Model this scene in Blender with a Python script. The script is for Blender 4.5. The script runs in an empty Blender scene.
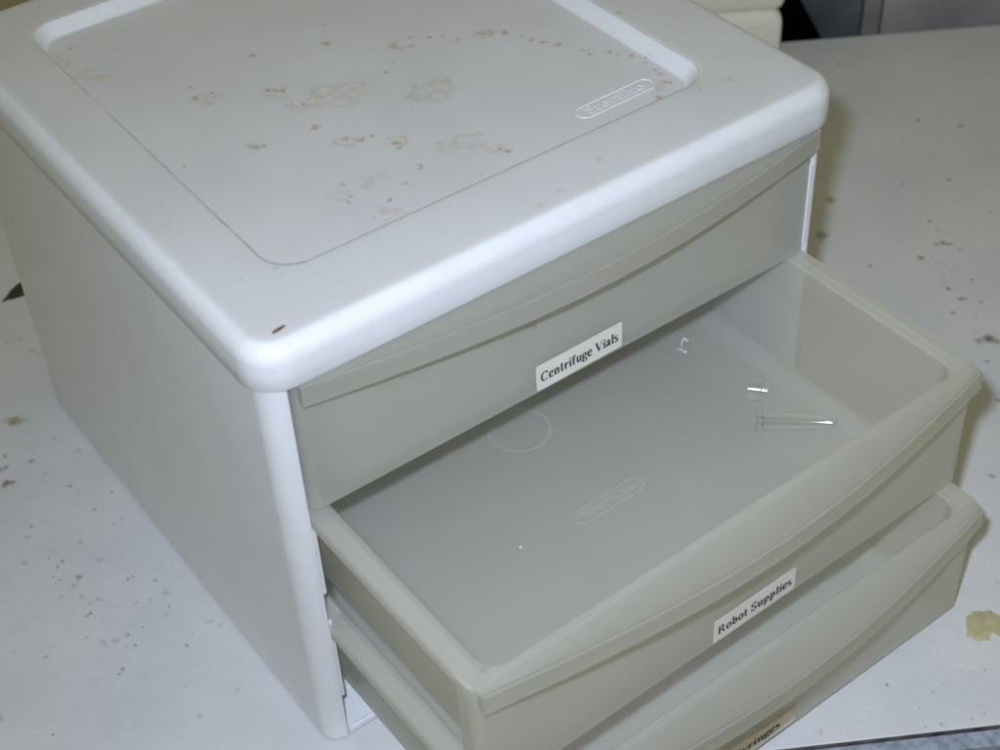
import bpy, bmesh, math, random
from mathutils import Vector, Matrix
random.seed(4)
scn = bpy.context.scene
COL = scn.collection

# ------------------------------------------------------------------ measures (metres)
W = 0.370; D = 0.3977; H = 0.2793; T = 0.3044; E = 0.0037
PITCH = 0.0915
WL = 0.380; XB = 0.3697                               # lid width, right side of the body
TD= [(-0.0634, 0.2815, 0.00177), (-0.0225, 0.2677, 0.00177), (-0.0658, 0.2468, 0.00173), (-0.0596, 0.2385, 0.00207), (-0.0644, 0.2357, 0.00138), (-0.0707, 0.2297, 0.00171), (-0.0682, 0.2244, 0.00171), (-0.0572, 0.2189, 0.00273), (-0.0325, 0.1972, 0.00169), (-0.0291, 0.1967, 0.00169), (-0.0189, 0.1853, 0.00168), (-0.0217, 0.1588, 0.00145), (-0.0673, 0.1854, 0.002), (-0.0642, 0.186, 0.002), (-0.0433, 0.1541, 0.00131), (-0.0534, 0.1549, 0.00229), (-0.053, 0.1445, 0.0013), (-0.0583, 0.1477, 0.0013), (-0.0276, 0.1245, 0.00161), (-0.0205, 0.13, 0.0013), (-0.0711, 0.1302, 0.00161), (-0.0679, 0.1325, 0.00161), (-0.123, 0.114, 0.00139), (-0.0586, 0.3457, 0.00369), (-0.0541, 0.3458, 0.00296), (-0.0502, 0.3568, 0.00223), (-0.037, 0.3398, 0.00258), (-0.0148, 0.3517, 0.00149), (-0.0263, 0.2998, 0.0018), (-0.0053, 0.2769, 0.00157), (-0.0604, 0.3309, 0.00329), (-0.0567, 0.3292, 0.00292), (0.7797, 0.2125, 0.00368), (0.7743, 0.3528, 0.00289), (0.7104, 0.1641, 0.00219), (0.677, 0.1843, 0.00173), (0.7032, 0.1131, 0.00214), (0.6555, 0.135, 0.00211), (0.5757, 0.1243, 0.00242), (0.6011, 0.0664, 0.0032), (0.5989, 0.0525, 0.00318), (0.6018, 0.0501, 0.00239), (0.6078, 0.0406, 0.00199), (0.623, 0.0627, 0.00178), (0.5817, 0.045, 0.00236), (0.5491, 0.0343, 0.00169), (0.5719, 0.0113, 0.00464), (0.5793, 0.0082, 0.00542), (0.5815, 0.0035, 0.00465), (0.5593, -0.0072, 0.00229), (0.4719, -0.087, 0.00283), (0.2898, -0.1639, 0.00187), (0.285, -0.1982, 0.00111), (0.2937, -0.2033, 0.00111), (0.311, -0.2106, 0.00112), (0.3182, -0.2127, 0.00112), (0.5693, 0.1715, 0.00246), (0.5472, 0.1593, 0.00242), (0.7266, 0.2305, 0.00135), (0.7484, 0.2082, 0.00136), (0.62, 0.0945, 0.00131), (0.6106, 0.0809, 0.00129), (0.6291, 0.1069, 0.00115), (0.6353, 0.1188, 0.00108), (0.5331, -0.0397, 0.00297)]
TF= [(-0.0437, 0.2462, 0.00417), (-0.0738, 0.2105, 0.00203), (-0.063, 0.202, 0.0027), (-0.055, 0.1935, 0.00201), (-0.075, 0.1689, 0.00264), (-0.0682, 0.1586, 0.00262), (-0.0379, 0.1747, 0.00266), (-0.0174, 0.1712, 0.00266), (-0.0065, 0.1321, 0.00326), (-0.0035, 0.1257, 0.0026), (-0.019, 0.0749, 0.00251), (-0.0464, 0.0713, 0.00249), (-0.043, 0.0967, 0.00127), (-0.1434, 0.1455, 0.00323), (-0.1019, 0.1711, 0.00197), (-0.1156, 0.1889, 0.00133), (-0.0116, 0.2484, 0.0028), (-0.0175, 0.2472, 0.00209), (0.0103, 0.4716, 0.00483), (0.002, 0.4753, 0.00403), (0.0122, 0.4534, 0.00398), (0.0167, 0.4468, 0.00238), (-0.0069, 0.3284, 0.00368), (-0.0357, 0.3223, 0.00292), (-0.0237, 0.2892, 0.00215), (-0.0357, 0.3926, 0.00839), (-0.031, 0.3835, 0.00759), (-0.0235, 0.3828, 0.00531), (-0.0706, 0.2733, 0.00282), (-0.0612, 0.156, 0.00589), (-0.0622, 0.2142, 0.00679), (0.6441, 0.1968, 0.00214), (0.6858, 0.2094, 0.00176), (0.6447, 0.1617, 0.00169), (0.5913, 0.0311, 0.00236), (0.6525, 0.1217, 0.00335), (0.6447, 0.094, 0.00248), (0.6203, 0.0795, 0.00243), (0.2349, -0.1634, 0.00243), (0.3435, -0.193, 0.00191), (0.3541, -0.1627, 0.00129), (0.4024, -0.1509, 0.002), (-0.0803, 0.2528, 0.00417), (-0.0398, 0.2239, 0.00343), (-0.0611, 0.1941, 0.00268), (-0.0292, 0.1721, 0.00199), (0.7033, 0.0936, 0.00425), (0.5451, 0.1107, 0.00237), (0.551, 0.1218, 0.00239), (-0.027, 0.1556, 0.00263)]
TY= [(0.6362, 0.1112, 0.00248), (0.6408, 0.1091, 0.0029), (0.6434, 0.1052, 0.0029), (0.6136, 0.1063, 0.00327), (-0.0297, 0.3865, 0.00608), (-0.0608, 0.33, 0.00365), (0.5801, 0.009, 0.00465), (0.6146, 0.2066, 0.0051), (0.5755, 0.1767, 0.00577), (0.7586, 0.2427, 0.00276)]
LS= [(0.2129, 0.2078, 0.00305), (0.2275, 0.2091, 0.00215), (0.2222, 0.2013, 0.00183), (0.2353, 0.2024, 0.00184), (0.2428, 0.1975, 0.00246), (0.2463, 0.1899, 0.00245), (0.2635, 0.186, 0.00307), (0.2667, 0.1833, 0.00307), (0.2726, 0.1782, 0.00307), (0.2794, 0.1662, 0.00214), (0.2804, 0.1607, 0.00183), (0.2842, 0.1529, 0.00212), (0.2891, 0.1457, 0.00212), (0.2977, 0.1308, 0.00241), (0.2975, 0.125, 0.0018), (0.3062, 0.1191, 0.0024), (0.3085, 0.1127, 0.00179), (0.3138, 0.1081, 0.00179), (0.3198, 0.1016, 0.00149), (0.3138, 0.0964, 0.00178), (0.3148, 0.0869, 0.00177), (0.3137, 0.0821, 0.00176), (0.3104, 0.0722, 0.00291), (0.2971, 0.0627, 0.00286), (0.193, 0.1861, 0.00178), (0.2013, 0.1922, 0.0015), (0.1575, 0.1209, 0.00222), (0.1561, 0.1158, 0.00166), (0.1586, 0.1265, 0.00167), (0.1376, 0.1428, 0.00224), (0.1443, 0.1359, 0.00223), (0.1512, 0.1353, 0.00168), (0.131, 0.1626, 0.00284), (0.133, 0.2113, 0.00177), (0.136, 0.2074, 0.00177), (0.1308, 0.2145, 0.00178), (0.1315, 0.1931, 0.00175), (0.1387, 0.1884, 0.00174), (0.1326, 0.1881, 0.00174), (0.1547, 0.0933, 0.00189), (0.1996, 0.0756, 0.00218), (0.1978, 0.0796, 0.00164), (0.1108, 0.0941, 0.00159), (0.1071, 0.0902, 0.00132), (0.1134, 0.1061, 0.00161), (0.11, 0.0697, 0.00156), (0.1154, 0.0629, 0.00207), (0.1401, 0.085, 0.0016), (0.1256, 0.0784, 0.00158), (0.1764, 0.0656, 0.00107), (0.184, 0.237, 0.00247), (0.1946, 0.2577, 0.00189), (0.1427, 0.254, 0.00246), (0.0969, 0.2461, 0.0012), (0.0559, 0.1759, 0.00111), (0.0621, 0.3335, 0.00128), (0.0951, 0.1669, 0.00224), (0.099, 0.1662, 0.00168), (0.0944, 0.2341, 0.00238), (0.0967, 0.2252, 0.00177), (0.1041, 0.2316, 0.00178), (0.3294, 0.1389, 0.00246)]
LF= [(0.1707, 0.1836, 0.00939), (0.1594, 0.1764, 0.00871), (0.1472, 0.1881, 0.00758), (0.1556, 0.1866, 0.00702), (0.1859, 0.0946, 0.01321), (0.1758, 0.0992, 0.00879), (0.1342, 0.1908, 0.00814), (0.133, 0.2113, 0.00591), (0.0975, 0.2302, 0.0083), (0.0951, 0.1669, 0.00673), (0.1396, 0.1398, 0.00894), (0.1592, 0.1195, 0.00776), (0.1973, 0.0788, 0.00766), (0.1996, 0.0756, 0.00546), (0.2644, 0.1853, 0.00738), (0.218, 0.2079, 0.00734), (0.306, 0.0731, 0.00696), (0.1274, 0.1004, 0.00752), (0.1183, 0.0673, 0.00624), (0.0514, 0.3258, 0.00887), (0.0579, 0.298, 0.00992), (0.1067, 0.0975, 0.00637), (0.2026, 0.1537, 0.01746)]
LR= [(0.0212, 0.1218, 0.00156), (0.0196, 0.1209, 0.00104), (0.0434, 0.1013, 0.00082), (0.0372, 0.1152, 0.00073), (0.0452, 0.1108, 0.00083), (0.0386, 0.0773, 0.00101), (0.1917, 0.0185, 0.00258), (0.1758, 0.0147, 0.00255), (0.2244, 0.0264, 0.00265), (0.3098, 0.044, 0.00227), (0.3294, 0.041, 0.00287), (0.0264, 0.0586, 0.00148), (0.0224, 0.0044, 0.00047), (0.0249, 0.1401, 0.00159), (0.0373, 0.068, 0.0015), (0.0445, 0.0559, 0.00198), (0.044, 0.0503, 0.00147), (0.0587, 0.0371, 0.00147), (0.0586, 0.0322, 0.00097)]
LC= [(0.0193, 0.014, 0.00122), (0.0222, 0.0144, 0.00141), (0.0252, 0.0148, 0.00104)]
CAM_LOC=(-0.21118,-0.51123,0.77575); CAM_ROT=(0.838727,0.042525,-0.634020); CAM_F=1579.00
AMB = (1.0, .94, .50); AMB_S = .185; FLASH = 3.4; CEIL = 2.5

# ------------------------------------------------------------------ bold roman lettering, drawn with a broad pen
def ell(cx, cy, rx, ry, a0, a1, n=16):
    return [(cx+rx*math.cos(math.radians(a0+(a1-a0)*k/n)), cy+ry*math.sin(math.radians(a0+(a1-a0)*k/n))) for k in range(n+1)]
def ser(x0, x1, y): return ('r', x0, x1, y)
XH = .46
GLYPH = {
 'i': (.30, [[(.15, 0), (.15, XH)], ser(.02, .28, .018), ser(.03, .16, XH-.02), ('d', .15, .62, .078)]),
 'l': (.30, [[(.15, 0), (.15, .68)], ser(.02, .28, .018), ser(.03, .16, .66)]),
 'n': (.57, [[(.15, 0), (.15, XH)], ser(.02, .28, .018), ser(.03, .16, XH-.02), ell(.30, .31, .12, .13, 150, 0, 8)+[(.42, .2), (.42, 0)], ser(.30, .55, .018)]),
 'u': (.57, [[(.15, XH), (.15, .2)]+ell(.28, .15, .13, .13, 180, 320, 8), [(.42, XH), (.42, 0)], ser(.03, .16, XH-.02), ser(.32, .43, XH-.02), ser(.42, .54, .018)]),
 'r': (.44, [[(.15, 0), (.15, XH)], ser(.02, .28, .018), ser(.03, .16, XH-.02), [(.2, .30), (.25, .39), (.33, .43)], ('d', .36, .38, .068)]),
 'e': (.46, [ell(.235, .23, .155, .22, 15, 325, 20), [(.10, .265), (.37, .265)]]),
 'o': (.51, [ell(.25, .23, .165, .22, 0, 360, 24)]),
 'a': (.48, [[(.09, .34)]+ell(.20, .33, .12, .115, 160, 0, 8)+[(.33, .1), (.37, .03), (.44, .05)], [(.32, .27), (.2, .22)]+ell(.17, .12, .075, .10, 120, 290, 8)+[(.32, .10)]]),
 't': (.35, [[(.16, .60), (.16, .13)]+ell(.24, .11, .08, .09, 190, 310, 6), ser(.02, .31, XH-.02)]),
 'f': (.36, [[(.15, 0), (.15, .52)]+ell(.26, .55, .11, .12, 180, 60, 6), ser(.02, .29, .018), ser(.02, .30, XH-.02), ('d', .34, .61, .058)]),
 'g': (.49, [ell(.22, .315, .135, .13, 0, 360, 20), [(.33, .40), (.46, .43)], [(.13, .19), (.09, .12), (.13, .07), (.33, .05)]+ell(.24, -.06, .18, .10, 50, -180, 14)+[(.13, .03)]]),
 'y': (.49, [[(.08, XH), (.25, .04)], ('t', [(.42, XH), (.22, -.10), (.13, -.18)]), ser(0, .21, XH-.02), ser(.31, .49, XH-.02), ('d', .10, -.15, .055)]),
 'p': (.56, [[(.15, -.20), (.15, XH)], ser(.02, .29, -.19), ser(.03, .16, XH-.02), ell(.27, .23, .155, .21, 140, -140, 16)]),
 'b': (.55, [[(.15, .03), (.15, .68)], ser(.03, .16, .66), ell(.27, .23, .155, .21, 140, -140, 16)]),
 's': (.40, [ell(.19, .34, .105, .10, 30, 210, 8)+ell(.20, .12, .115, .11, 40, -160, 10)]),
 'C': (.72, [ell(.37, .34, .28, .32, 42, 318, 26), ('t', [(.61, .68), (.61, .45)])]),
 'V': (.71, [[(.11, .68), (.37, .02)], ('t', [(.62, .67), (.39, .01)]), ser(.0, .27, .66), ser(.49, .71, .66)]),
 'R': (.73, [[(.17, 0), (.17, .68)], ser(.03, .31, .018), ser(.03, .3, .66), ell(.32, .505, .165, .15, 95, -95, 12), [(.35, .35), (.60, .02)], ser(.55, .72, .018)]),
 'S': (.57, [ell(.27, .50, .16, .155, 25, 215, 10)+ell(.28, .18, .18, .17, 45, -165, 12), ('t', [(.44, .68), (.44, .48)]), ('t', [(.08, .22), (.08, 0)])]),
 ' ': (.27, []),
}
def serif_text(bm, txt, M, size=.0097, mi=1):
    adv = sum(GLYPH[c][0] for c in txt); wid = min(.0545, adv*size*.98)
    M = M @ Matrix.Diagonal((wid/(adv*size), 1, 1, 1)); x = -adv/2; layer = [0]
    def face(pts):
        layer[0] += 1; z = .00003 + .0000012*layer[0]
        vs = [bm.verts.new(M @ Vector((p[0]*size, (p[1]-.25)*size, z))) for p in pts]
        f = bm.faces.new(vs); f.material_index = mi
    def ribbon(path, a, b):
        layer[0] += 1; z = .00003 + .0000012*layer[0]; L = []; Rr = []
        for i, p in enumerate(path):
            q0 = path[max(i-1, 0)]; q1 = path[min(i+1, len(path)-1)]
            d = Vector((q1[0]-q0[0], q1[1]-q0[1]))
            if d.length < 1e-6: d = Vector((1, 0))
            d.normalize(); nx, ny = -d.y, d.x
            w = math.sqrt((a*nx)**2 + (b*ny)**2)
            L.append((p[0]+nx*w, p[1]+ny*w)); Rr.append((p[0]-nx*w, p[1]-ny*w))
        vl = [bm.verts.new(M @ Vector(((x+p[0])*size, (p[1]-.25)*size, z))) for p in L]
        vr = [bm.verts.new(M @ Vector(((x+p[0])*size, (p[1]-.25)*size, z))) for p in Rr]
        for i in range(len(vl)-1):
            f = bm.faces.new((vl[i], vl[i+1], vr[i+1], vr[i])); f.material_index = mi
    for ch in txt:
        w, strokes = GLYPH[ch]
        for s in strokes:
            if isinstance(s, list): ribbon(s, .084, .031)
            elif s[0] == 't': ribbon(s[1], .028, .022)
            elif s[0] == 'r': face([(x+s[1], s[3]-.02), (x+s[2], s[3]-.02), (x+s[2], s[3]+.02), (x+s[1], s[3]+.02)])
            elif s[0] == 'd': face([(x+s[1]+s[3]*math.cos(t*math.pi/6), s[2]+s[3]*math.sin(t*math.pi/6)) for t in range(12)])
        x += w

# ------------------------------------------------------------------ helpers
def link_mesh(name, bm, mats, parent=None, smooth=35, bevel=None):
    bmesh.ops.recalc_face_normals(bm, faces=bm.faces[:])
    me = bpy.data.meshes.new(name); bm.to_mesh(me); bm.free()
    for m in (mats if isinstance(mats, (list, tuple)) else [mats]):
        me.materials.append(m)
    o = bpy.data.objects.new(name, me); COL.objects.link(o)
    if parent: o.parent = parent
    if smooth:
        for p in me.polygons: p.use_smooth = True
        me.set_sharp_from_angle(angle=math.radians(smooth))
    if bevel:
        b = o.modifiers.new('bevel', 'BEVEL'); b.width = bevel; b.segments = 3
        b.limit_method = 'ANGLE'; b.angle_limit = math.radians(40); b.harden_normals = True
    return o

def tag(o, label=None, cat=None, group=None, kind=None):
    if label: o['label'] = label
    if cat: o['category'] = cat
    if group: o['group'] = group
    if kind: o['kind'] = kind
    return o

def rrect(x0, x1, y0, y1, r, n=10):
    """rounded rectangle, counter clockwise; r may be a 4-tuple for corners (x0y0, x1y0, x1y1, x0y1)"""
    rs = r if isinstance(r, (tuple, list)) else (r,)*4
    out = []
    for (cx, cy, a0, rr) in ((x0, y0, 180, rs[0]), (x1, y0, 270, rs[1]), (x1, y1, 0, rs[2]), (x0, y1, 90, rs[3])):
        sx = 1 if cx == x0 else -1; sy = 1 if cy == y0 else -1
        for k in range(n+1):
            a = math.radians(a0 + 90*k/n)
            out.append((cx + sx*rr + rr*math.cos(a), cy + sy*rr + rr*math.sin(a)))
    return out

def loft(bm, rings, cap_first=True, cap_last=True):
    """rings: list of (list of xy, z)"""
    prev = None; first = None
    for pts, z in rings:
        vs = [bm.verts.new((x, y, z)) for x, y in pts]
        if prev:
            n = len(vs)
            for i in range(n):
                bm.faces.new((prev[i], prev[(i+1) % n], vs[(i+1) % n], vs[i]))
        else: first = vs
        prev = vs
    if cap_first: bm.faces.new(first[::-1])
    if cap_last: bm.faces.new(prev)
    return bm

def extrude_xy(bm, poly, z0, z1):
    a = [bm.verts.new((x, y, z0)) for x, y in poly]; b = [bm.verts.new((x, y, z1)) for x, y in poly]
    n = len(poly)
    for i in range(n): bm.faces.new((a[i], a[(i+1) % n], b[(i+1) % n], b[i]))
    bm.faces.new(a[::-1]); bm.faces.new(b)

def box(bm, x0, x1, y0, y1, z0, z1):
    extrude_xy(bm, [(x0, y0), (x1, y0), (x1, y1), (x0, y1)], z0, z1)

def strip_path(path, w):
    """a closed polygon of thickness w on the left of an open path"""
    out = []
    for i, p in enumerate(path):
        a = path[max(i-1, 0)]; b = path[min(i+1, len(path)-1)]
        d = Vector((b[0]-a[0], b[1]-a[1])).normalized()
        out.append((p[0] - d.y*w, p[1] + d.x*w))
    return path + out[::-1]

def arc(cx, cy, r, a0, a1, n=10):
    return [(cx + r*math.cos(math.radians(a0+(a1-a0)*k/n)), cy + r*math.sin(math.radians(a0+(a1-a0)*k/n))) for k in range(n+1)]

# ------------------------------------------------------------------ materials
def newmat(name):
    m = bpy.data.materials.new(name); m.use_nodes = True
    nt = m.node_tree; b = nt.nodes['Principled BSDF']
    return m, nt, b

def N(nt, t, **kw):
    n = nt.nodes.new(t)
    for k, v in kw.items():
        if k in n.inputs: n.inputs[k].default_value = v
        else: setattr(n, k, v)
    return n

def coords(nt, amp=0.0, scale=400.0):
    """object coordinates, shaken by noise so that marks get ragged edges"""
    tc = N(nt, 'ShaderNodeTexCoord')
    if not amp: return tc.outputs['Object']
    nz = N(nt, 'ShaderNodeTexNoise', Scale=scale, Detail=3.0)
    nt.links.new(tc.outputs['Object'], nz.inputs['Vector'])
    s = N(nt, 'ShaderNodeVectorMath', operation='SUBTRACT'); nt.links.new(nz.outputs['Color'], s.inputs[0]); s.inputs[1].default_value = (.5, .5, .5)
    m = N(nt, 'ShaderNodeVectorMath', operation='MULTIPLY'); nt.links.new(s.outputs[0], m.inputs[0]); m.inputs[1].default_value = (amp*2, amp*2, 0)
    a = N(nt, 'ShaderNodeVectorMath', operation='ADD'); nt.links.new(tc.outputs['Object'], a.inputs[0]); nt.links.new(m.outputs[0], a.inputs[1])
    return a.outputs[0]

def spots(nt, vec, marks, hard=2.0, z=0.0, grow=1.0):
    """field that is 1 inside the given round marks (x, y, radius) and falls to 0 at their rim"""
    flat = N(nt, 'ShaderNodeVectorMath', operation='MULTIPLY'); nt.links.new(vec, flat.inputs[0]); flat.inputs[1].default_value = (1, 1, 0)
    last = None
    for x, y, r in marks:
        r *= grow
        d = N(nt, 'ShaderNodeVectorMath', operation='DISTANCE'); nt.links.new(flat.outputs[0], d.inputs[0]); d.inputs[1].default_value = (x, y, 0)
        f = N(nt, 'ShaderNodeMath', operation='MULTIPLY_ADD'); f.use_clamp = True
        nt.links.new(d.outputs['Value'], f.inputs[0]); f.inputs[1].default_value = -hard/r; f.inputs[2].default_value = hard
        if last is None: last = f.outputs[0]
        else:
            m = N(nt, 'ShaderNodeMath', operation='MAXIMUM'); nt.links.new(last, m.inputs[0]); nt.links.new(f.outputs[0], m.inputs[1]); last = m.outputs[0]
    return last

def scale_val(nt, v, k):
    m = N(nt, 'ShaderNodeMath', operation='MULTIPLY'); nt.links.new(v, m.inputs[0])
    if isinstance(k, float): m.inputs[1].default_value = k
    else: nt.links.new(k, m.inputs[1])
    return m.outputs[0]

def mixc(nt, fac, a, b):
    m = N(nt, 'ShaderNodeMix', data_type='RGBA')
    if isinstance(fac, float): m.inputs[0].default_value = fac
    else: nt.links.new(fac, m.inputs[0])
    for s, c in ((m.inputs[6], a), (m.inputs[7], b)):
        if isinstance(c, tuple): s.default_value = (*c, 1)
        else: nt.links.new(c, s)
    return m.outputs[2]

def noise(nt, scale, detail=3.0, lo=0.4, hi=0.6, vec=None, rough=0.5):
    nz = N(nt, 'ShaderNodeTexNoise', Scale=scale, Detail=detail, Roughness=rough)
    nt.links.new(vec if vec is not None else coords(nt), nz.inputs['Vector'])
    r = N(nt, 'ShaderNodeMapRange'); nt.links.new(nz.outputs['Fac'], r.inputs[0])
    r.inputs[1].default_value = lo; r.inputs[2].default_value = hi
    return r.outputs[0]

def bump(nt, b, height, strength, dist):
    bp = N(nt, 'ShaderNodeBump', Strength=strength, Distance=dist)
    nt.links.new(height, bp.inputs['Height']); nt.links.new(bp.outputs[0], b.inputs['Normal'])

WHITE = (0.76, 0.785, 0.815)

def mat_table():
    m, nt, b = newmat('painted_white_tabletop')
    c = mixc(nt, noise(nt, 14, 4, .35, .65), (0.60, 0.615, 0.635), (0.66, 0.665, 0.675))
    c = mixc(nt, scale_val(nt, noise(nt, 70, 5, .55, .75), .25), c, (0.50, 0.50, 0.49))
    v = coords(nt, .0040, 200)
    c = mixc(nt, scale_val(nt, spots(nt, v, [(x, y, min(r, .0030)) for x, y, r in TF], 1.2, grow=1.1), .34), c, (0.26, 0.25, 0.20))
    c = mixc(nt, scale_val(nt, spots(nt, v, TY, 1.5, grow=1.2), .75), c, (0.27, 0.25, 0.10))
    fine = noise(nt, 210, 2, .70, .76)                       # a dusting of tiny specks
    area = noise(nt, 9, 2, .48, .62)
    c = mixc(nt, scale_val(nt, scale_val(nt, fine, area), .5), c, (0.20, 0.19, 0.16))
    # a fine scratch running between two specks
    dk = spots(nt, coords(nt, .0024, 330), TD + [(0.6375-.0376*k/14, 0.1290-.0640*k/14, .0007) for k in range(15)], 1.6, grow=1.0)
    c = mixc(nt, scale_val(nt, dk, .48), c, (0.075, 0.07, 0.055))
    nt.links.new(c, b.inputs['Base Color'])
    b.inputs['Roughness'].default_value = 0.42
    b.inputs['Specular IOR Level'].default_value = 0.35
    bump(nt, b, noise(nt, 150, 3, .2, .8), .35, .0008)
    return m

def M2(nt, op, a, b=None, clamp=False):
    m = N(nt, 'ShaderNodeMath', operation=op); m.use_clamp = clamp
    for i, v in enumerate((a, b)):
        if v is None: continue
        if isinstance(v, (int, float)): m.inputs[i].default_value = v
        else: nt.links.new(v, m.inputs[i])
    return m.outputs[0]

def rim_line(nt, x0, x1, y0, y1, r, w):
    """grime caught along the rounded-rectangular rim of the sunken panel"""
    sp = N(nt, 'ShaderNodeSeparateXYZ'); nt.links.new(coords(nt, .0005, 120), sp.inputs[0])
    qx = M2(nt, 'SUBTRACT', M2(nt, 'ABSOLUTE', M2(nt, 'SUBTRACT', sp.outputs['X'], (x0+x1)/2)), (x1-x0)/2-r)
    qy = M2(nt, 'SUBTRACT', M2(nt, 'ABSOLUTE', M2(nt, 'SUBTRACT', sp.outputs['Y'], (y0+y1)/2)), (y1-y0)/2-r)
    mx = M2(nt, 'MAXIMUM', qx, 0.0); my = M2(nt, 'MAXIMUM', qy, 0.0)
    ln = M2(nt, 'SQRT', M2(nt, 'ADD', M2(nt, 'MULTIPLY', mx, mx), M2(nt, 'MULTIPLY', my, my)))
    d = M2(nt, 'SUBTRACT', M2(nt, 'ADD', ln, M2(nt, 'MINIMUM', M2(nt, 'MAXIMUM', qx, qy), 0.0)), r)
    f = M2(nt, 'SUBTRACT', 1.5, M2(nt, 'MULTIPLY', M2(nt, 'ABSOLUTE', M2(nt, 'ADD', d, .0006)), 1.5/w), True)
    return M2(nt, 'MULTIPLY', f, noise(nt, 55, 3, .25, .6))

def mat_white(name, col=WHITE, rough=.33, lid=False):
    m, nt, b = newmat(name)
    c = mixc(nt, noise(nt, 25, 4, .35, .7), col, tuple(x*.955 for x in col))
    c = mixc(nt, scale_val(nt, noise(nt, 120, 5, .60, .75), .18), c, (0.50, 0.46, 0.38))
    if lid:
        v = coords(nt, .0030, 230)
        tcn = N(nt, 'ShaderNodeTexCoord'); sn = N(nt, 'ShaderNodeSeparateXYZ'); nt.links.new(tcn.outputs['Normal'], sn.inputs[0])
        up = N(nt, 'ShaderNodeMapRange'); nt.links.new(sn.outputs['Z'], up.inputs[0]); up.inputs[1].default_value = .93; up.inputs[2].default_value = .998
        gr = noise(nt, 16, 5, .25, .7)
        c = mixc(nt, scale_val(nt, up.outputs[0], .9), c, mixc(nt, gr, (0.585, 0.595, 0.60), (0.64, 0.65, 0.66)))   # upward faces mixed towards a darker grey
        tc = coords(nt)
        # darker grey top against the whiter sides
        brk = noise(nt, 300, 3, .40, .56)
        blob = spots(nt, coords(nt, .014, 60), [(x, y, r*(1.75 if .12 < x < .2 and y > .15 else 1.25)) for x, y, r in LF], .8)
        # dried water marks: a thin tan outline round each patch, broken here and there
        ed = M2(nt, 'SUBTRACT', 1.0, M2(nt, 'MULTIPLY', M2(nt, 'ABSOLUTE', M2(nt, 'SUBTRACT', blob, .40)), 9.0), True)
        ed = scale_val(nt, ed, noise(nt, 130, 3, .42, .60))
        c = mixc(nt, scale_val(nt, ed, .30), c, (0.40, 0.30, 0.15))
        c = mixc(nt, scale_val(nt, blob, scale_val(nt, noise(nt, 190, 4, .42, .64), .55)), c, (0.46, 0.38, 0.21))
        c = mixc(nt, scale_val(nt, scale_val(nt, spots(nt, v, LS, 1.6, grow=1.4), brk), .62), c, (0.36, 0.25, 0.10))
        c = mixc(nt, scale_val(nt, spots(nt, coords(nt, .0022, 300), LR, 1.2, grow=1.1), .22), c, (0.33, 0.23, 0.12))
        c = mixc(nt, scale_val(nt, rim_line(nt, .0425, .3274, .0508, .3589, .020, .0008), .45), c, (0.30, 0.235, 0.15))
        c = mixc(nt, spots(nt, coords(nt, .0006, 900), [(LC[0][0]+.00085*k, LC[0][1]+.00012*k, .0016-.00013*abs(k-3)) for k in range(8)], 2.0, grow=1.0), c, (0.17, 0.055, 0.012))
        c = mixc(nt, spots(nt, coords(nt, .0004, 900), [(x, y, r*.5) for x, y, r in LC[:2]], 2.5), c, (0.02, 0.012, 0.006))
        c = mixc(nt, scale_val(nt, noise(nt, 420, 2, .68, .76), .26), c, (0.30, 0.26, 0.20))
    nt.links.new(c, b.inputs['Base Color'])
    rr = N(nt, 'ShaderNodeMapRange'); nt.links.new(noise(nt, 45, 4, .3, .7), rr.inputs[0])
    rr.inputs[3].default_value = rough; rr.inputs[4].default_value = rough+.14
    nt.links.new(rr.outputs[0], b.inputs['Roughness'])
    b.inputs['Specular IOR Level'].default_value = .45
    bump(nt, b, noise(nt, 500, 3, .2, .8), .10, .0004)
    return m

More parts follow.
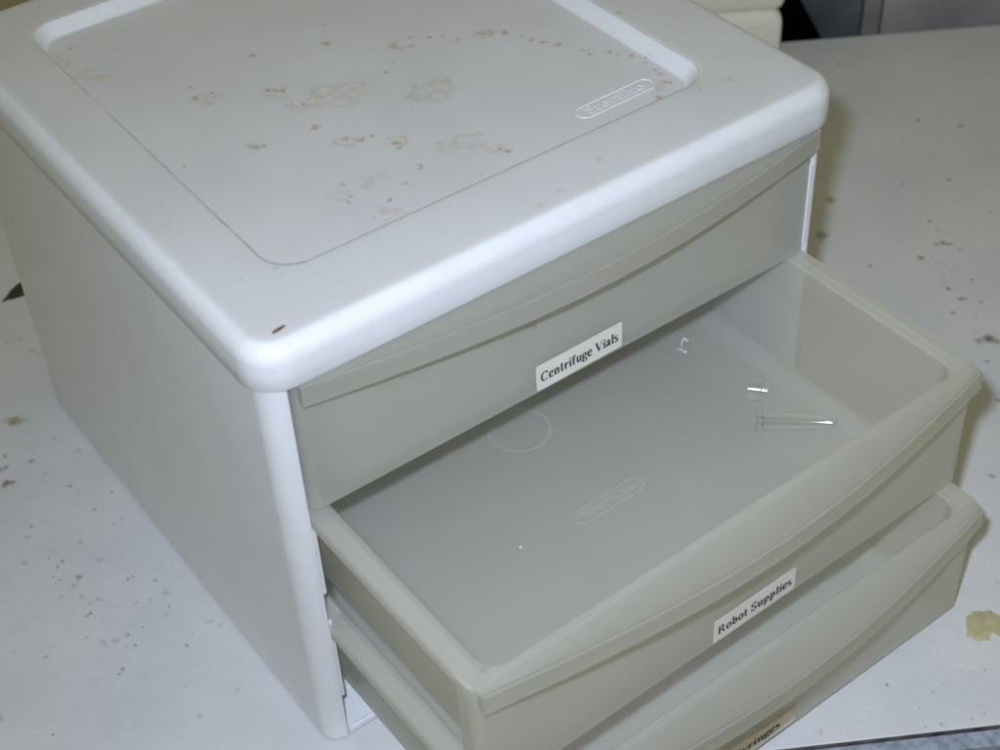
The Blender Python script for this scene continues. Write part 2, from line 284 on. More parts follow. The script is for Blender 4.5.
def mat_frosted(name, marks=None, tl_=.50, rf_=.42, tr_=.28, ba=1.0, rg=.20, ss=.0):
    """milky, slightly see-through polypropylene"""
    m, nt, b = newmat(name)
    c = mixc(nt, noise(nt, 18, 4, .35, .65), tuple(q*ba for q in (0.915, 0.920, 0.885)), tuple(q*ba for q in (0.935, 0.940, 0.905)))
    # rubbed dull patches and hair scratches
    tc0 = N(nt, 'ShaderNodeTexCoord'); mp0 = N(nt, 'ShaderNodeMapping'); nt.links.new(tc0.outputs['Object'], mp0.inputs['Vector'])
    mp0.inputs['Scale'].default_value = (1, 14, 6); mp0.inputs['Rotation'].default_value = (.1, .2, .6)
    scr = noise(nt, 42, 3, .655, .70, mp0.outputs[0])
    scr = scale_val(nt, scr, noise(nt, 20, 2, .45, .62))
    c = mixc(nt, scale_val(nt, scr, .35), c, (0.95, 0.95, 0.93))
    c = mixc(nt, scale_val(nt, noise(nt, 480, 2, .70, .76), .30), c, (0.38, 0.36, 0.28))
    if marks:
        c = mixc(nt, scale_val(nt, marks(nt), .7), c, (0.14, 0.12, 0.06))
    nt.links.new(c, b.inputs['Base Color'])
    rr = N(nt, 'ShaderNodeMath', operation='MULTIPLY_ADD'); nt.links.new(scr, rr.inputs[0]); rr.inputs[1].default_value = .3; rr.inputs[2].default_value = rg+.06
    nt.links.new(rr.outputs[0], b.inputs['Roughness'])
    b.inputs['Specular IOR Level'].default_value = .6
    b.inputs['Subsurface Weight'].default_value = ss; b.inputs['Subsurface Scale'].default_value = 1.0
    b.inputs['Subsurface Radius'].default_value = (.011, .0105, .007)
    out = nt.nodes['Material Output']
    tl = N(nt, 'ShaderNodeBsdfTranslucent'); tl.inputs['Color'].default_value = (.96, .957, .918, 1)
    tr = N(nt, 'ShaderNodeBsdfTransparent'); tr.inputs['Color'].default_value = (.985, .984, .968, 1)
    rf = N(nt, 'ShaderNodeBsdfRefraction', Roughness=.28, IOR=1.02); rf.inputs['Color'].default_value = (.985, .984, .968, 1)
    m1 = N(nt, 'ShaderNodeMixShader'); m1.inputs[0].default_value = tl_
    nt.links.new(b.outputs[0], m1.inputs[1]); nt.links.new(tl.outputs[0], m1.inputs[2])
    m2 = N(nt, 'ShaderNodeMixShader'); m2.inputs[0].default_value = rf_
    nt.links.new(m1.outputs[0], m2.inputs[1]); nt.links.new(rf.outputs[0], m2.inputs[2])
    m3 = N(nt, 'ShaderNodeMixShader'); m3.inputs[0].default_value = tr_
    nt.links.new(m2.outputs[0], m3.inputs[1]); nt.links.new(tr.outputs[0], m3.inputs[2])
    nt.links.new(m3.outputs[0], out.inputs['Surface'])
    return m

def mat_plain(name, col, rough=.6, col2=None, scale=30.0, b_s=0.0, b_d=.001, spec=.4):
    m, nt, b = newmat(name)
    nt.links.new(mixc(nt, noise(nt, scale, 4, .35, .65), col, col2 or tuple(c*.85 for c in col)), b.inputs['Base Color'])
    b.inputs['Roughness'].default_value = rough; b.inputs['Specular IOR Level'].default_value = spec
    if b_s: bump(nt, b, noise(nt, scale*4, 4, .2, .8), b_s, b_d)
    return m

M_table = mat_table()
M_lid = mat_white('lid_white_plastic', lid=True)
M_body = mat_white('body_white_plastic')
M_drawer = mat_frosted('frosted_drawer_plastic'); M_wall = mat_frosted('frosted_cleared_wall_plastic', None, .50, .46, .34, 1.0, .2, .0); M_emb = M_drawer; M_handle_dim = mat_frosted('frosted_dimmed_handle_plastic', None, .50, .46, .36, .80, .06)  # one plastic: right wall cleared, handle darkened to put light and shade in
M_ink = mat_plain('label_ink', (0.018, 0.018, 0.022), .7)
M_paper = mat_plain('label_paper', (0.80, 0.79, 0.73), .55, (0.76, 0.75, 0.69), 60)
def _yellowed():
    m, nt, b = newmat('yellowed_label_paper')
    tc = N(nt, 'ShaderNodeTexCoord'); sp = N(nt, 'ShaderNodeSeparateXYZ'); nt.links.new(tc.outputs['Object'], sp.inputs[0])
    nz = N(nt, 'ShaderNodeTexNoise', Scale=90.0); nt.links.new(tc.outputs['Object'], nz.inputs['Vector'])
    a = N(nt, 'ShaderNodeMath', operation='MULTIPLY_ADD'); nt.links.new(nz.outputs['Fac'], a.inputs[0]); a.inputs[1].default_value = .004
    nt.links.new(sp.outputs['Z'], a.inputs[2])
    r = N(nt, 'ShaderNodeMapRange'); nt.links.new(a.outputs[0], r.inputs[0])
    r.inputs[1].default_value = .0065; r.inputs[2].default_value = .0085      # tape stain covers the upper part only
    nt.links.new(mixc(nt, r.outputs[0], (0.74, 0.73, 0.66), mixc(nt, noise(nt, 60, 3, .4, .6), (0.54, 0.48, 0.31), (0.58, 0.49, 0.36))), b.inputs['Base Color'])
    b.inputs['Roughness'].default_value = .5
    return m
M_yellow = _yellowed()

# ------------------------------------------------------------------ the table
def dirpt(s, t):
    """point s metres along the table edge and t metres in from its front edge"""
    u = Vector((.862, -.507)).normalized(); n = Vector((-u.y, u.x))
    o = Vector((.204, -.155))
    p = o + u*s + n*t
    return (p.x, p.y)
u_t = Vector((.862, -.507)).normalized(); n_t = Vector((-u_t.y, u_t.x))
# back edge measured on its own: it runs almost parallel
back_a, back_b = Vector((.760, .417)), Vector((.939, .306))
ub = (back_b-back_a).normalized(); nb = Vector((-ub.y, ub.x))
def backpt(s, t):
    p = back_a + ub*s + nb*t
    return (p.x, p.y)

table = bpy.data.objects.new('table', None); COL.objects.link(table)
table.location = (0.3, 0.2, -0.75)
tag(table, 'white painted work table with chipped and speckled top under the drawer cabinet', 'table')
table.location = (0, 0, 0)
bm = bmesh.new()
A = [dirpt(-.75, 0), dirpt(.75, 0), backpt(.75, 0), backpt(-.95, 0)]
extrude_xy(bm, A, -.028, 0)
link_mesh('table_top', bm, M_table, table, bevel=.0012)
M_edge = mat_plain('worn_blue_grey_edge_strip', (0.36, 0.41, 0.47), .5, (0.20, 0.24, 0.30), 160, .5, .0006)
bm = bmesh.new(); extrude_xy(bm, [dirpt(-.75, -.0075), dirpt(.75, -.0175), dirpt(.75, -.0022), dirpt(-.75, -.0022)], -.028, -.0006)
link_mesh('edge_strip', bm, M_edge, table, bevel=.001)
bm = bmesh.new(); extrude_xy(bm, [dirpt(-.75, -.0021), dirpt(.75, -.0021), dirpt(.75, -.0001), dirpt(-.75, -.0001)], -.0275, -.0004)
link_mesh('gap_shade_strip', bm, mat_plain('painted_gap_shade', (.03, .03, .035), .9, (.10, .09, .08), 90), table)  # dark strip stands in for the shade inside the narrow gap
M_wood = mat_plain('dark_table_frame', (0.10, 0.10, 0.11), .6)
for (s, t) in ((-.68, .06), (.68, .06)):
    x, y = dirpt(s, t); bm = bmesh.new(); box(bm, x-.025, x+.025, y-.025, y+.025, -.75, -.0285); link_mesh('leg', bm, M_wood, table, bevel=.002)
for (s, t) in ((-.85, -.06), (.68, -.06)):
    x, y = backpt(s, t); bm = bmesh.new(); box(bm, x-.025, x+.025, y-.025, y+.025, -.75, -.0285); link_mesh('leg', bm, M_wood, table, bevel=.002)

def patch(name, pts, mat, h, rag, n=6):
    bm = bmesh.new(); ring = []
    k = len(pts)
    for i in range(k):
        a = Vector(pts[i]); b = Vector(pts[(i+1) % k])
        for j in range(n):
            p = a.lerp(b, j/n); ring.append((p.x+random.uniform(-rag, rag), p.y+random.uniform(-rag, rag)))
    c = (sum(p[0] for p in ring)/len(ring), sum(p[1] for p in ring)/len(ring))
    top = [(c[0]+(p[0]-c[0])*.96, c[1]+(p[1]-c[1])*.96) for p in ring]
    loft(bm, [(ring, .0001), (top, h)])
    return link_mesh(name, bm, mat, table)
M_bare = mat_plain('bare_yellowed_patch', (0.52, 0.49, 0.29), .7, (0.44, 0.41, 0.24), 150, .6, .0006)
patch('bare_patch', [(0.3663, -0.1574), (0.3737, -0.1581), (0.3809, -0.1638), (0.3826, -0.1702), (0.378, -0.177), (0.3700, -0.1805), (0.3694, -0.176), (0.3655, -0.1765), (0.3634, -0.179), (0.3571, -0.1749), (0.3543, -0.1688)], M_bare, .0003, .0006, 4)
M_dark = mat_plain('dark_brown_bare_patch', (0.055, 0.04, 0.035), .7)
patch('bare_patch', [(0.0182, 0.5232), (0.0327, 0.5194), (0.045, 0.519), (0.045, 0.5372), (0.037, 0.5372), (0.030, 0.533)], M_dark, .0003, .0004)

# ------------------------------------------------------------------ behind and below the table
M_floor = mat_plain('beige_floor', (0.52, 0.50, 0.44), .6, (0.45, 0.43, 0.38), 8)
bm = bmesh.new(); box(bm, -3, 4, -3, 4, -.80, -.75)
tag(link_mesh('floor', bm, M_floor), kind='structure')
# grey metal cabinet behind the table
gc = bpy.data.objects.new('metal_cabinet', None); COL.objects.link(gc)
gx, gy = backpt(.2, .06); gc.location = (0, 0, 0)
tag(gc, 'dull grey metal cabinet standing behind the far edge of the table', 'cabinet')
M_g1 = mat_plain('blue_grey_metal', (0.11, 0.13, 0.145), .45, (0.05, 0.06, 0.068), 12)
M_g2 = mat_plain('purple_grey_metal', (0.36, 0.345, 0.36), .5, (0.27, 0.262, 0.27), 18)
M_g3 = mat_plain('pale_grey_trim', (0.25, 0.25, 0.25), .5, (0.20, 0.20, 0.20), 40)
M_blk = mat_plain('gap_black', (0.003, 0.003, 0.003), .9, (0.002, 0.002, 0.002), 30, spec=0.0)
def slab(name, s0, s1, t0, t1, z0, z1, mat, parent, s0top=None, bev=.002):
    bm = bmesh.new()
    lo = [backpt(s0, t0), backpt(s1, t0), backpt(s1, t1), backpt(s0, t1)]
    st = s0 if s0top is None else s0top
    hi = [backpt(st, t0), backpt(s1, t0), backpt(s1, t1), backpt(st, t1)]
    loft(bm, [(lo, z0), (hi, z1)])
    return link_mesh(name, bm, mat, parent, bevel=bev)
slab('slanted_panel', .0664, .0835, .025, .10, -.05, .22, M_g1, gc, s0top=-.085)
slab('corner_trim', .0850, .1020,   .024, .05, -.75, .22, M_g3, gc)
slab('door_panel', .1050, .75, .028, .05, -.75, .22, M_g2, gc)
slab('cabinet_body', .30, .75, .052, .35, -.75, .22, M_g2, gc)
bb = slab('gap_backdrop', -.7, .30, .38, .62, -.75, .30, M_blk, None, bev=.02)  # added black block, keeps the gap behind the table dark
tag(bb, 'black bin added to darken the gap between the cream towel and the grey cabinet', 'bin')

# cream folded towel at the far edge of the table
M_cream = mat_plain('cream_cloth', (0.86, 0.84, 0.76), .9, (0.82, 0.80, 0.71), 14, .3, .003, spec=.1)
def towel():
    bm = bmesh.new()
    zc = 0; layers = 3
    for k in range(layers):
        h = .058
        f = .0035*math.sin(k*2.1); s1 = -.0115 + .0012*math.sin(k*1.7)
        def base(ins, z):
            ring = rrect(-.22+ins, s1-ins, -.050+ins+f, -.006-ins, .006, 5)
            return ([backpt(a, b) for a, b in ring], z)
        z0 = .0005 + k*h
        loft(bm, [base(.006, z0), base(.0015, z0+.004), base(0, z0+.010), base(0, z0+.048), base(.0015, z0+.054), base(.006, z0+.0585)])
    return link_mesh('folded_towel', bm, M_cream, smooth=60)
tag(towel(), 'cream folded towels piled on the table behind the drawer cabinet', 'towel')

# ------------------------------------------------------------------ the drawer cabinet
cab = bpy.data.objects.new('drawer_cabinet', None); COL.objects.link(cab)
tag(cab, 'white plastic tabletop cabinet with a stained lid and three frosted drawers, two pulled open', 'drawer cabinet')

def make_lid():
    bm = bmesh.new(); r = .021
    def ring(ins, z, rr=None): return (rrect(ins, WL-ins, ins, D-ins, max((rr or r)-ins, .004), 12), z)
    X0, X1, Y0, Y1 = .0425, .3274, .0508, .3589
    def rec(g, z, rr=.020): return (rrect(X0+g*(.7 if 0 < g < .02 else 1), X1-g, Y0+g*(.7 if 0 < g < .02 else 1), Y1-g, rr, 12), z)
    rings = [ring(.0030, H+.006), ring(.0030, H), ring(.0004, H), ring(0, H+.0006), ring(0.0002, H+.010)]
    rf = .0105
    for k in range(0, 11):
        a = math.radians(90*k/10); rings.append(ring(.0002+rf*(1-math.cos(a)), T-rf+rf*math.sin(a)))
    rings += [ring(.014, T+.00005), ring(.025, T+.0001, .022)]
    rings += [rec(-.004, T), rec(-.0012, T-.0001)]
    d = .0088; g = .0085
    for k in range(1, 9):
        s = k/8; rings.append(rec(g*s, T - d*(s*s*(3-2*s))*1.0, .020-.5*g*s))
    rings += [rec(g+.0015, T-d, .015), rec(.06, T-d, .012), rec(.11, T-d, .006)]
    loft(bm, rings, cap_first=True)
    return link_mesh('lid', bm, M_lid, cab, smooth=50)
lid = make_lid()
lid['label'] = 'white lid with brown stains in its sunken panel'

def stadium(L, h, n=10):
    return [(L/2-h/2+h/2*math.cos(a), h/2*math.sin(a)) for a in [math.radians(-90+180*k/n) for k in range(n+1)]] + \
           [(-L/2+h/2+h/2*math.cos(a), h/2*math.sin(a)) for a in [math.radians(90+180*k/n) for k in range(n+1)]]

def text_bm(bm, txt, size, M, mat_index=0, extrude=.0002, width=None, bold=.0, space=1.0):
    c = bpy.data.curves.new('t', 'FONT'); c.body = txt; c.size = size; c.align_x = 'CENTER'; c.align_y = 'CENTER'
    c.extrude = extrude; c.offset = bold; c.space_character = space
    o = bpy.data.objects.new('t', c); COL.objects.link(o)
    dg = bpy.context.evaluated_depsgraph_get(); me = bpy.data.meshes.new_from_object(o.evaluated_get(dg))
    xs = [v.co.x for v in me.vertices]; ys = [v.co.y for v in me.vertices]
    k = (width/(max(xs)-min(xs))) if width else 1
    cx = (max(xs)+min(xs))/2
    S = M @ Matrix.Diagonal((k, 1, 1, 1)) @ Matrix.Translation((-cx, 0, 0))
    me.transform(S)
    n0 = len(bm.faces); bm.from_mesh(me); bm.faces.ensure_lookup_table()
    for f in bm.faces[n0:]: f.material_index = mat_index
    bpy.data.objects.remove(o); bpy.data.curves.remove(c); bpy.data.meshes.remove(me)

def oval_ring(bm, L, h, w, z, t, M):
    a = stadium(L, h); b = stadium(L-2*w, h-2*w); n = len(a)
    va = [[bm.verts.new(M @ Vector((p[0], p[1], zz))) for p in q] for q, zz in ((a, z), (stadium(L-.4*w, h-.4*w), z+t), (stadium(L-1.6*w, h-1.6*w), z+t), (b, z))]
    for j in range(3):
        for i in range(n): bm.faces.new((va[j][i], va[j][(i+1) % n], va[j+1][(i+1) % n], va[j+1][i]))

bm = bmesh.new()
Mx = Matrix.Translation((.2775, .0785, T-.0088+.0001)) @ Matrix.Rotation(math.radians(1), 4, 'Z')
oval_ring(bm, .056, .0125, .0013, -.0001, .00040, Mx)
text_bm(bm, 'Sterilite', .0108, Mx, extrude=.00022, width=.042)
link_mesh('embossed_logo', bm, M_lid, lid, smooth=40)

def make_body():
    # the wrap-around wall, hooked in at the front to form the two posts
    r = .0125; x1 = XB; y1 = D-E
    path = [(E+.0123, E+.006), (E+.0123, E)] + [(p) for p in arc(E+r, E+r, r, 268, 180, 12)] + \
           arc(E+.010, y1-.010, .010, 180, 90, 6) + arc(x1-.010, y1-.010, .010, 90, 0, 6) + arc(x1-.006, E+.006, .006, 0, -88, 8)
    xp = x1-.0062
    path += [(xp, E+.0002), (xp, E+.008)]
    poly = strip_path(path, -.0022)
    bm = bmesh.new(); extrude_xy(bm, poly, .0018, H+.004)
    return link_mesh('body', bm, M_body, cab, smooth=40)
body = make_body()
body['label'] = 'white side and corner posts of the cabinet'
bm = bmesh.new()
base = rrect(E+.0022, XB-.0022, E+.0020, D-E-.0024, (.0115, .0035, .006, .006), 8)
loft(bm, [(base, .0020), (base, .0032)])
link_mesh('base_panel', bm, M_body, cab)
for fx, fy in ((.03, .03), (XB-.03, .03), (.03, D-.03), (XB-.03, D-.03)):
    bm = bmesh.new(); box(bm, fx-.006, fx+.006, fy-.006, fy+.006, .0001, .0019); link_mesh('foot', bm, M_body, cab)
bm = bmesh.new(); box(bm, E+.0135, XB-.0063, E+.0001, E+.0028, .0019, .0066); link_mesh('base_lip', bm, M_body, cab, bevel=.0008)
bm = bmesh.new(); box(bm, E+.0024, XB-.0024, E+.030, E+.036, .0031, .0075); link_mesh('base_rib', bm, M_body, cab, bevel=.0015)
for z0, z1 in ((.196, .2533), (.1235, .176), (.034, .101)):
    if z0 < .19: bm = bmesh.new(); box(bm, E+.0125, .0200, E+.0035, E+.0055, z0, z1); link_mesh('post_flange', bm, M_body, cab, bevel=.0007)
    bm = bmesh.new(); box(bm, XB-.0085, XB-.0060, E-.0002, E+.0020, z0, z1); link_mesh('post_flange', bm, M_body, cab, bevel=.0007)
for zr in (.2795, .1897, .0981):
    for xa, xb in ((E+.0023, .0300), (.3530, XB-.0023)):
        bm = bmesh.new(); box(bm, xa, xb, E+.012, D-.02, zr-.0085, zr-.0058); link_mesh('rail', bm, M_body, cab, bevel=.0006)

# ---- drawers: local x as the cabinet, local y from the front panel backwards, local z from the drawer's bottom
XL, XR = .0185, .3645
FH = .0890                                            # height of a drawer
def bow(x):
    s = (x-XL)/(XR-XL)
    return .0040 + .0195*math.sin(math.pi*min(max(s, 0), 1))**1.0

def drawer(pull, zb, yaw, roll, words, wcx, yellow, smudges):
    zt = FH; FR = (.0045, .0045, .010, .010)
    bm = bmesh.new()
    yb = .352; y0 = .0024
    tx0, tx1 = .0325, .3510                            # inside of the tub at the rim
    def rg(x0, x1, ya, yc, z, r): return (rrect(x0, x1, ya, yc, r, 8), z)
    def off(a, z, r=.012): return rg(tx0-a, tx1+a, max(y0+.003-a, y0), yb-.012+a, z, r)
    # inside measures shrink towards the floor
    def ins(dx, z, r): return rg(tx0+dx, tx1-dx, y0+.0026+dx*.5, yb-.012-dx, z, r)
    rings = [ins(.0085, 0.0, .010), ins(.0030, .0022, .012), ins(.0020, .006, .012),
             off(.0022, zt-.0046, .012),
             rg(XL+.0030, XR-.0030, y0, yb-.002, zt-.0046, FR), rg(XL+.0024, XR-.0024, y0, yb-.002, zt-.0075, FR),
             rg(XL, XR, y0, yb, zt-.0070, FR), rg(XL, XR, y0, yb, zt-.0012, FR), rg(XL+.0010, XR-.0010, y0, yb-.001, zt, FR),
             rg(tx0-.0012, tx1+.0012, y0+.0016, yb-.0132, zt, .012), ins(0, zt-.0012, .012),
             ins(.0032, .0155, .011), ins(.0040, .0125, .011), ins(.0125, .0050, .014), ins(.0145, .0044, .014),
             ins(.05, .0042, .006)]
    loft(bm, rings)
    bmesh.ops.recalc_face_normals(bm, faces=bm.faces[:])
    for f in bm.faces:                                  # right wall takes a clearer copy so more light shows through
        c = f.calc_center_median()
        if abs(f.normal.z) < .30 and .004 < c.z < zt-.003 and c.x > .33: f.material_index = 1
    d = link_mesh('drawer', bm, [M_drawer, M_wall], cab, smooth=38)
    d.location = (0, E - pull, zb)
    # pivot of the yaw on the left end of the front
    R = Matrix.Translation((XL, 0, 0)) @ Matrix.Rotation(yaw, 4, 'Z') @ Matrix.Translation((.17, 0, .045)) @ Matrix.Rotation(roll, 4, 'Y') @ Matrix.Translation((-.17-XL, 0, -.045))
    d.matrix_local = Matrix.Translation(d.location) @ R
    # front panel, wrapped round at its ends
    r = .0065
    path = [(XL+.0002, .014)] + arc(XL+r+.0002, r-.0002, r, 180, 270, 8) + arc(XR-r-.0002, r-.0002, r, 270, 360, 8) + [(XR-.0002, .014)]
    path = path
    poly = strip_path(path, .0022)
    bm = bmesh.new(); extrude_xy(bm, poly, .0002, zt-.0004)
    marks = None
    if smudges:
        def marks(nt, s=smudges):
            tc = coords(nt, 0)
            sw = N(nt, 'ShaderNodeSeparateXYZ'); nt.links.new(tc, sw.inputs[0])
            cb = N(nt, 'ShaderNodeCombineXYZ'); nt.links.new(sw.outputs['X'], cb.inputs['X']); nt.links.new(sw.outputs['Z'], cb.inputs['Y'])
            nz = N(nt, 'ShaderNodeTexNoise', Scale=400.0); nt.links.new(tc, nz.inputs['Vector'])
            a = N(nt, 'ShaderNodeVectorMath', operation='MULTIPLY_ADD'); nt.links.new(nz.outputs['Color'], a.inputs[0]); a.inputs[1].default_value = (.003, .003, 0); nt.links.new(cb.outputs[0], a.inputs[2])
            return spots(nt, a.outputs[0], [(x+.0015, z+.0015, q) for x, z, q in s], 1.5)
    mp = mat_frosted('frosted_front_with_smudges', marks) if smudges else M_drawer
    fp = link_mesh('front_panel', bm, mp, d, smooth=40, bevel=.0006)
    # handle: a bowed shelf with a turned-down edge
    bm = bmesh.new(); n = 40
    hx0, hx1 = XL+.0026, XR-.0030
    xs = [hx0 + (hx1-hx0)*k/n for k in range(n+1)]
    sec = lambda b: ([(.0047, zt-.0002), (.0043, zt+.0003), (.0008, zt+.0003), (.0001, zt-.0002), (-b*.35, zt-.0016), (-b+.0030, zt-.0024)]
        + [(-b+.0008+.0009*math.cos(math.radians(t)), zt-.0018+.0009*math.sin(math.radians(t))) for t in range(30, 191, 20)] + [(-b-.0006, zt-.0118)]
        + [(-b+.0001+.0010*math.cos(math.radians(t)), zt-.0126+.0010*math.sin(math.radians(t))) for t in range(170, 361, 19)]
        + [(-b+.0014, zt-.0046), (-b*.55, zt-.0034), (-.0005, zt-.0028), (.0047, zt-.0008)])
    prev = None
    for x in xs:
        vs = [bm.verts.new((x, y, z)) for y, z in sec(bow(x))]
        if prev:
            for i in range(len(vs)): bm.faces.new((prev[i], prev[(i+1) % len(vs)], vs[(i+1) % len(vs)], vs[i]))
        else: bm.faces.new(vs)
        prev = vs
    bm.faces.new(prev[::-1])
    # closed ends of the lip
    for xa, xb in ((hx0, hx0+.0018), (hx1-.0018, hx1)):
        b = bow((xa+xb)/2)
        box(bm, xa-.0001, xb+.0001, -b+.0012, -.0001, zt-.0132, zt-.0028)
    link_mesh('handle', bm, M_handle_dim, d, smooth=48)  # darkened copy of the drawer plastic tones down the brightly lit shelf
    # paper label with its words, one mesh
    bm = bmesh.new(); lw, lh = .0600, .0178
    lz = .0018 + lh/2
    Mx = Matrix.Translation((wcx, -.00022, lz)) @ Matrix.Rotation(math.radians(90), 4, 'X') @ Matrix.Rotation(math.radians(.6), 4, 'Z')
    ring = rrect(-lw/2, lw/2, -lh/2, lh/2, .0016, 5)
    lo = [bm.verts.new(Mx @ Vector((x, y, -.0001))) for x, y in ring]; hi = [bm.verts.new(Mx @ Vector((x, y, .0001))) for x, y in ring]
    for i in range(len(ring)): bm.faces.new((lo[i], lo[(i+1) % len(ring)], hi[(i+1) % len(ring)], hi[i]))
    bm.faces.new(hi); bm.faces.new(lo[::-1])
    serif_text(bm, words, Mx @ Matrix.Translation((0, -.0010, .0002)))
    lb = link_mesh('paper_label', bm, [M_yellow if yellow else M_paper, M_ink], d, smooth=0)
    lb['label'] = ('yellowed ' if yellow else 'white ') + 'paper label reading ' + words
    return d, Matrix.Translation((0, E-pull, zb)) @ R

d1, _ = drawer(0.0, .1905, 0, 0, 'Centrifuge Vials', .1915, False, [(.1613, .0479, .0022), (.200, .063, .0030)])
d1['label'] = 'closed top drawer under the lid'
d2, MD2 = drawer(.1395, .1005, .012, -.014, 'Robot Supplies', .2010, False, None)
d2['label'] = 'middle drawer pulled open the farther in view'
d3, _ = drawer(.1600, .0091, .014, 0, 'Syringes', .1925, True, [(.2972, .0716, .0017), (.2333, .0566, .0016), (.1842, .0737, .0028)])
d3['label'] = 'bottom drawer pulled out below the middle one'

# floor embossing inside the middle drawer
def emboss(d, gz):
    bm = bmesh.new()
    inv = MD2.inverted()
    p = inv @ Vector((.190, .060, 0)); q = inv @ Vector((.1945, -.0200, 0))
    n = 36
    oval_ring(bm, .0400, .0399, .0026, 0, .00016, Matrix.Translation((p.x, p.y, gz)))
    link_mesh('embossed_ring', bm, M_emb, d, smooth=40); bm = bmesh.new()
    Mq = Matrix.Translation((q.x, q.y, gz))
    oval_ring(bm, .052, .0120, .0014, 0, .0002, Mq)
    text_bm(bm, 'Sterilite', .0100, Mq, extrude=.00018, width=.038)
    link_mesh('embossed_logo', bm, M_emb, d, smooth=40)
emboss(d2, .0044)

# ------------------------------------------------------------------ small clear things lying in the middle drawer
def mat_clear():
    m, nt, b = newmat('clear_plastic')
    b.inputs['Base Color'].default_value = (.93, .95, .93, 1); b.inputs['Roughness'].default_value = .06; b.inputs['Specular IOR Level'].default_value = 1.0
    b.inputs['IOR'].default_value = 1.35
    out = nt.nodes['Material Output']
    tr = N(nt, 'ShaderNodeBsdfTransparent'); tr.inputs['Color'].default_value = (.97, .98, .97, 1); mx = N(nt, 'ShaderNodeMixShader'); lw = N(nt, 'ShaderNodeLayerWeight', Blend=.35); fr = N(nt, 'ShaderNodeMapRange'); nt.links.new(lw.outputs['Facing'], fr.inputs[0]); fr.inputs[3].default_value = .95; fr.inputs[4].default_value = .55; nt.links.new(fr.outputs[0], mx.inputs[0])
    nt.links.new(b.outputs[0], mx.inputs[1]); nt.links.new(tr.outputs[0], mx.inputs[2]); 
    gl = N(nt, 'ShaderNodeBsdfGlossy', Roughness=.10); m2 = N(nt, 'ShaderNodeMixShader'); m2.inputs[0].default_value = .16
    nt.links.new(mx.outputs[0], m2.inputs[1]); nt.links.new(gl.outputs[0], m2.inputs[2]); nt.links.new(m2.outputs[0], out.inputs['Surface'])
    return m
M_clear = mat_clear()
FZ = .1007 + .0046
def revolve(bm, prof, M, n=20):
    prev = None
    for x, r in prof:
        vs = [bm.verts.new(M @ Vector((x, r*math.cos(2*math.pi*k/n), r*math.sin(2*math.pi*k/n)))) for k in range(n)]
        if prev:
            for i in range(n): bm.faces.new((prev[i], prev[(i+1) % n], vs[(i+1) % n], vs[i]))
        else: first = vs
        prev = vs
    bm.faces.new(first[::-1]); bm.faces.new(prev)
def vial(a, b, r, label, name='plastic_vial'):
    a = Vector(a); b = Vector(b); L = (b-a).length; ang = math.atan2(b.y-a.y, b.x-a.x)
    bm = bmesh.new()
    prof = [(0, r*.95), (.0004, r*1.0), (L*.5, r*.9), (L*.92, r*.72), (L*.985, r*.62), (L, r*.40)]
    revolve(bm, prof, Matrix.Identity(4))
    o = link_mesh(name, bm, M_clear); o.location = (a.x, a.y, FZ+r*1.22); o.rotation_euler = (0, 0, ang)
    bm = bmesh.new()
    revolve(bm, [(-.0035, r*1.05), (-.0032, r*1.22), (-.0004, r*1.22), (-.0002, r*1.0)], Matrix.Identity(4))
    link_mesh('cap', bm, M_clear, o, smooth=30)
    tag(o, label, 'vial')
    return o
vial((.3030, -.0320, 0), (.3360, -.0610, 0), .0056, 'longer clear plastic vial lying flat near the right wall of the open middle drawer')
def loose_cap():
    bm = bmesh.new()
    revolve(bm, [(0, .0066), (.0004, .0072), (.0080, .0070), (.0084, .0064)], Matrix.Identity(4))
    o = link_mesh('plastic_fitting', bm, M_clear, smooth=30); o.location = (.3150, -.0060, FZ+.0074); o.rotation_euler = (0, 0, math.radians(-48))
    bm = bmesh.new(); box(bm, .0086, .0125, -.0012, .0012, -.0008, .0008)
    link_mesh('hinge_strap', bm, M_clear, o, bevel=.0003)
    tag(o, 'small clear plastic fitting on the middle drawer floor, behind the vial', 'fitting')
loose_cap()
def curl():
    bm = bmesh.new(); pts = []
    for k in range(21):
        s = k/20; pts.append(Vector((.3205-.011*s+.002*math.sin(s*9), .0555-.004*s+.0045*math.sin(s*7), FZ+.0012+.0006*math.sin(s*11))))
    prev = None
    for i, p in enumerate(pts):
        d = (pts[min(i+1, 20)]-pts[max(i-1, 0)]).normalized(); sdv = Vector((-d.y, d.x, 0)).normalized()
        r = .0008
        vs = [bm.verts.new(p + sdv*r*math.cos(a) + Vector((0, 0, 1))*r*.9*math.sin(a)) for a in [2*math.pi*j/8 for j in range(8)]]
        if prev:
            for j in range(8): bm.faces.new((prev[j], prev[(j+1) % 8], vs[(j+1) % 8], vs[j]))
        else: bm.faces.new(vs[::-1])
        prev = vs
    bm.faces.new(prev)
    o = link_mesh('plastic_scrap', bm, M_scrap)
    tag(o, 'tiny curled whitish plastic scrap on the middle drawer floor by the closed drawer', 'scrap')
M_scrap = mat_plain('whitish_scrap', (.72, .72, .70), .3)
curl()
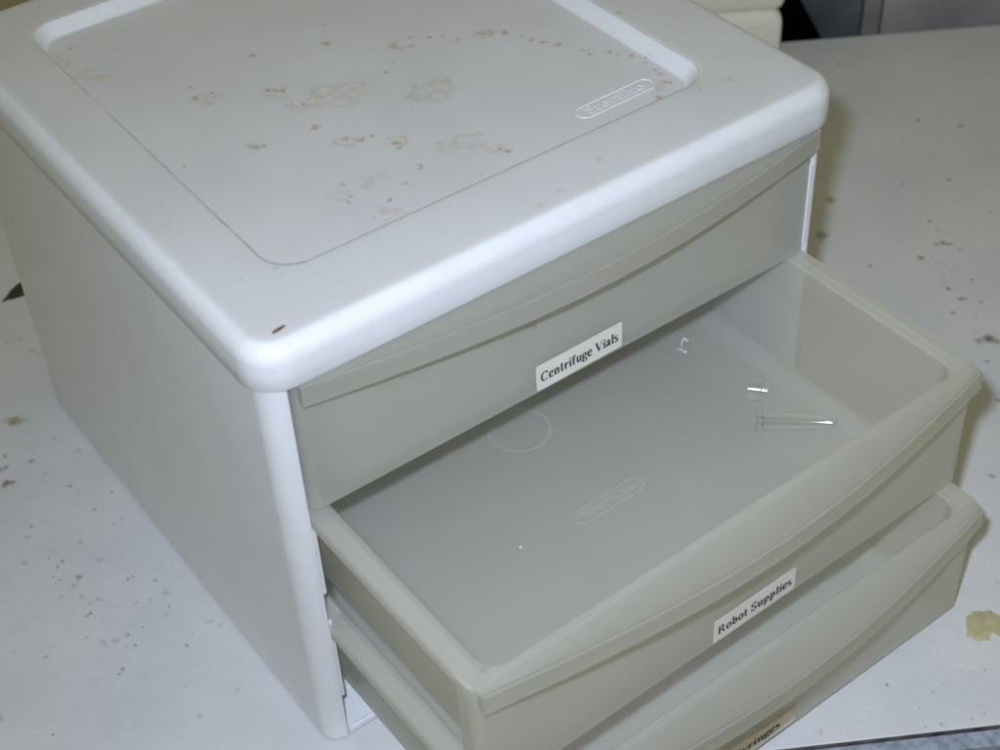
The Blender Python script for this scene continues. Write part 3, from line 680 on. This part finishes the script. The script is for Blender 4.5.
def crumb():
    bm = bmesh.new(); bmesh.ops.create_icosphere(bm, subdivisions=1, radius=.0010)
    for v in bm.verts: v.co *= random.uniform(.7, 1.2)
    o = link_mesh('plastic_crumb', bm, M_scrap); o.location = (.1308, -.0181, FZ+.0007)
    tag(o, 'tiny white speck alone on the left half of the middle drawer floor', 'crumb')
crumb()

# ------------------------------------------------------------------ light: a camera flash, and the dim warm room
wd = bpy.data.worlds.new('World'); scn.world = wd; wd.use_nodes = True
bg = wd.node_tree.nodes['Background']; bg.inputs['Color'].default_value = (*AMB, 1); bg.inputs['Strength'].default_value = AMB_S
def area(name, loc, target, sx, sy, power, col):
    l = bpy.data.lights.new(name, 'AREA'); l.shape = 'RECTANGLE'; l.size = sx; l.size_y = sy; l.energy = power; l.color = col
    o = bpy.data.objects.new(name, l); COL.objects.link(o); o.location = loc
    o.rotation_euler = (Vector(target)-Vector(loc)).to_track_quat('-Z', 'Y').to_euler()
    return o
fl = area('camera_flash', (-.220, -.470, .810), (.26, -.02, .08), .030, .022, FLASH, (.765, .84, 1.04))
fl.data.spread = math.radians(118)
area('ceiling_lamp', (1.3, -.1, 2.1), (.3, .1, 0), 1.8, 1.8, CEIL, (1.0, .95, .74))

# ------------------------------------------------------------------ camera
cd = bpy.data.cameras.new('camera'); cam = bpy.data.objects.new('camera', cd); COL.objects.link(cam)
cam.location = CAM_LOC; cam.rotation_euler = CAM_ROT
cd.sensor_width = 36; cd.lens = CAM_F*36/1000; cd.clip_start = .01; cd.clip_end = 50
cd.dof.use_dof = True; cd.dof.focus_distance = .93; cd.dof.aperture_fstop = 9
scn.camera = cam
scn.view_settings.view_transform = 'Standard'; scn.view_settings.look = 'None'
scn.view_settings.exposure = 0; scn.view_settings.gamma = 1
scn.cycles.use_denoising = True
scn.cycles.pixel_filter_type = 'BLACKMAN_HARRIS'; scn.cycles.filter_width = 1.9
scn.cycles.max_bounces = 20; scn.cycles.diffuse_bounces = 12; scn.cycles.glossy_bounces = 3; scn.cycles.transparent_max_bounces = 24; scn.cycles.transmission_bounces = 14
scn.cycles.use_adaptive_sampling = True; scn.cycles.adaptive_threshold = .05; scn.cycles.adaptive_min_samples = 16
scn.cycles.sample_clamp_indirect = 4
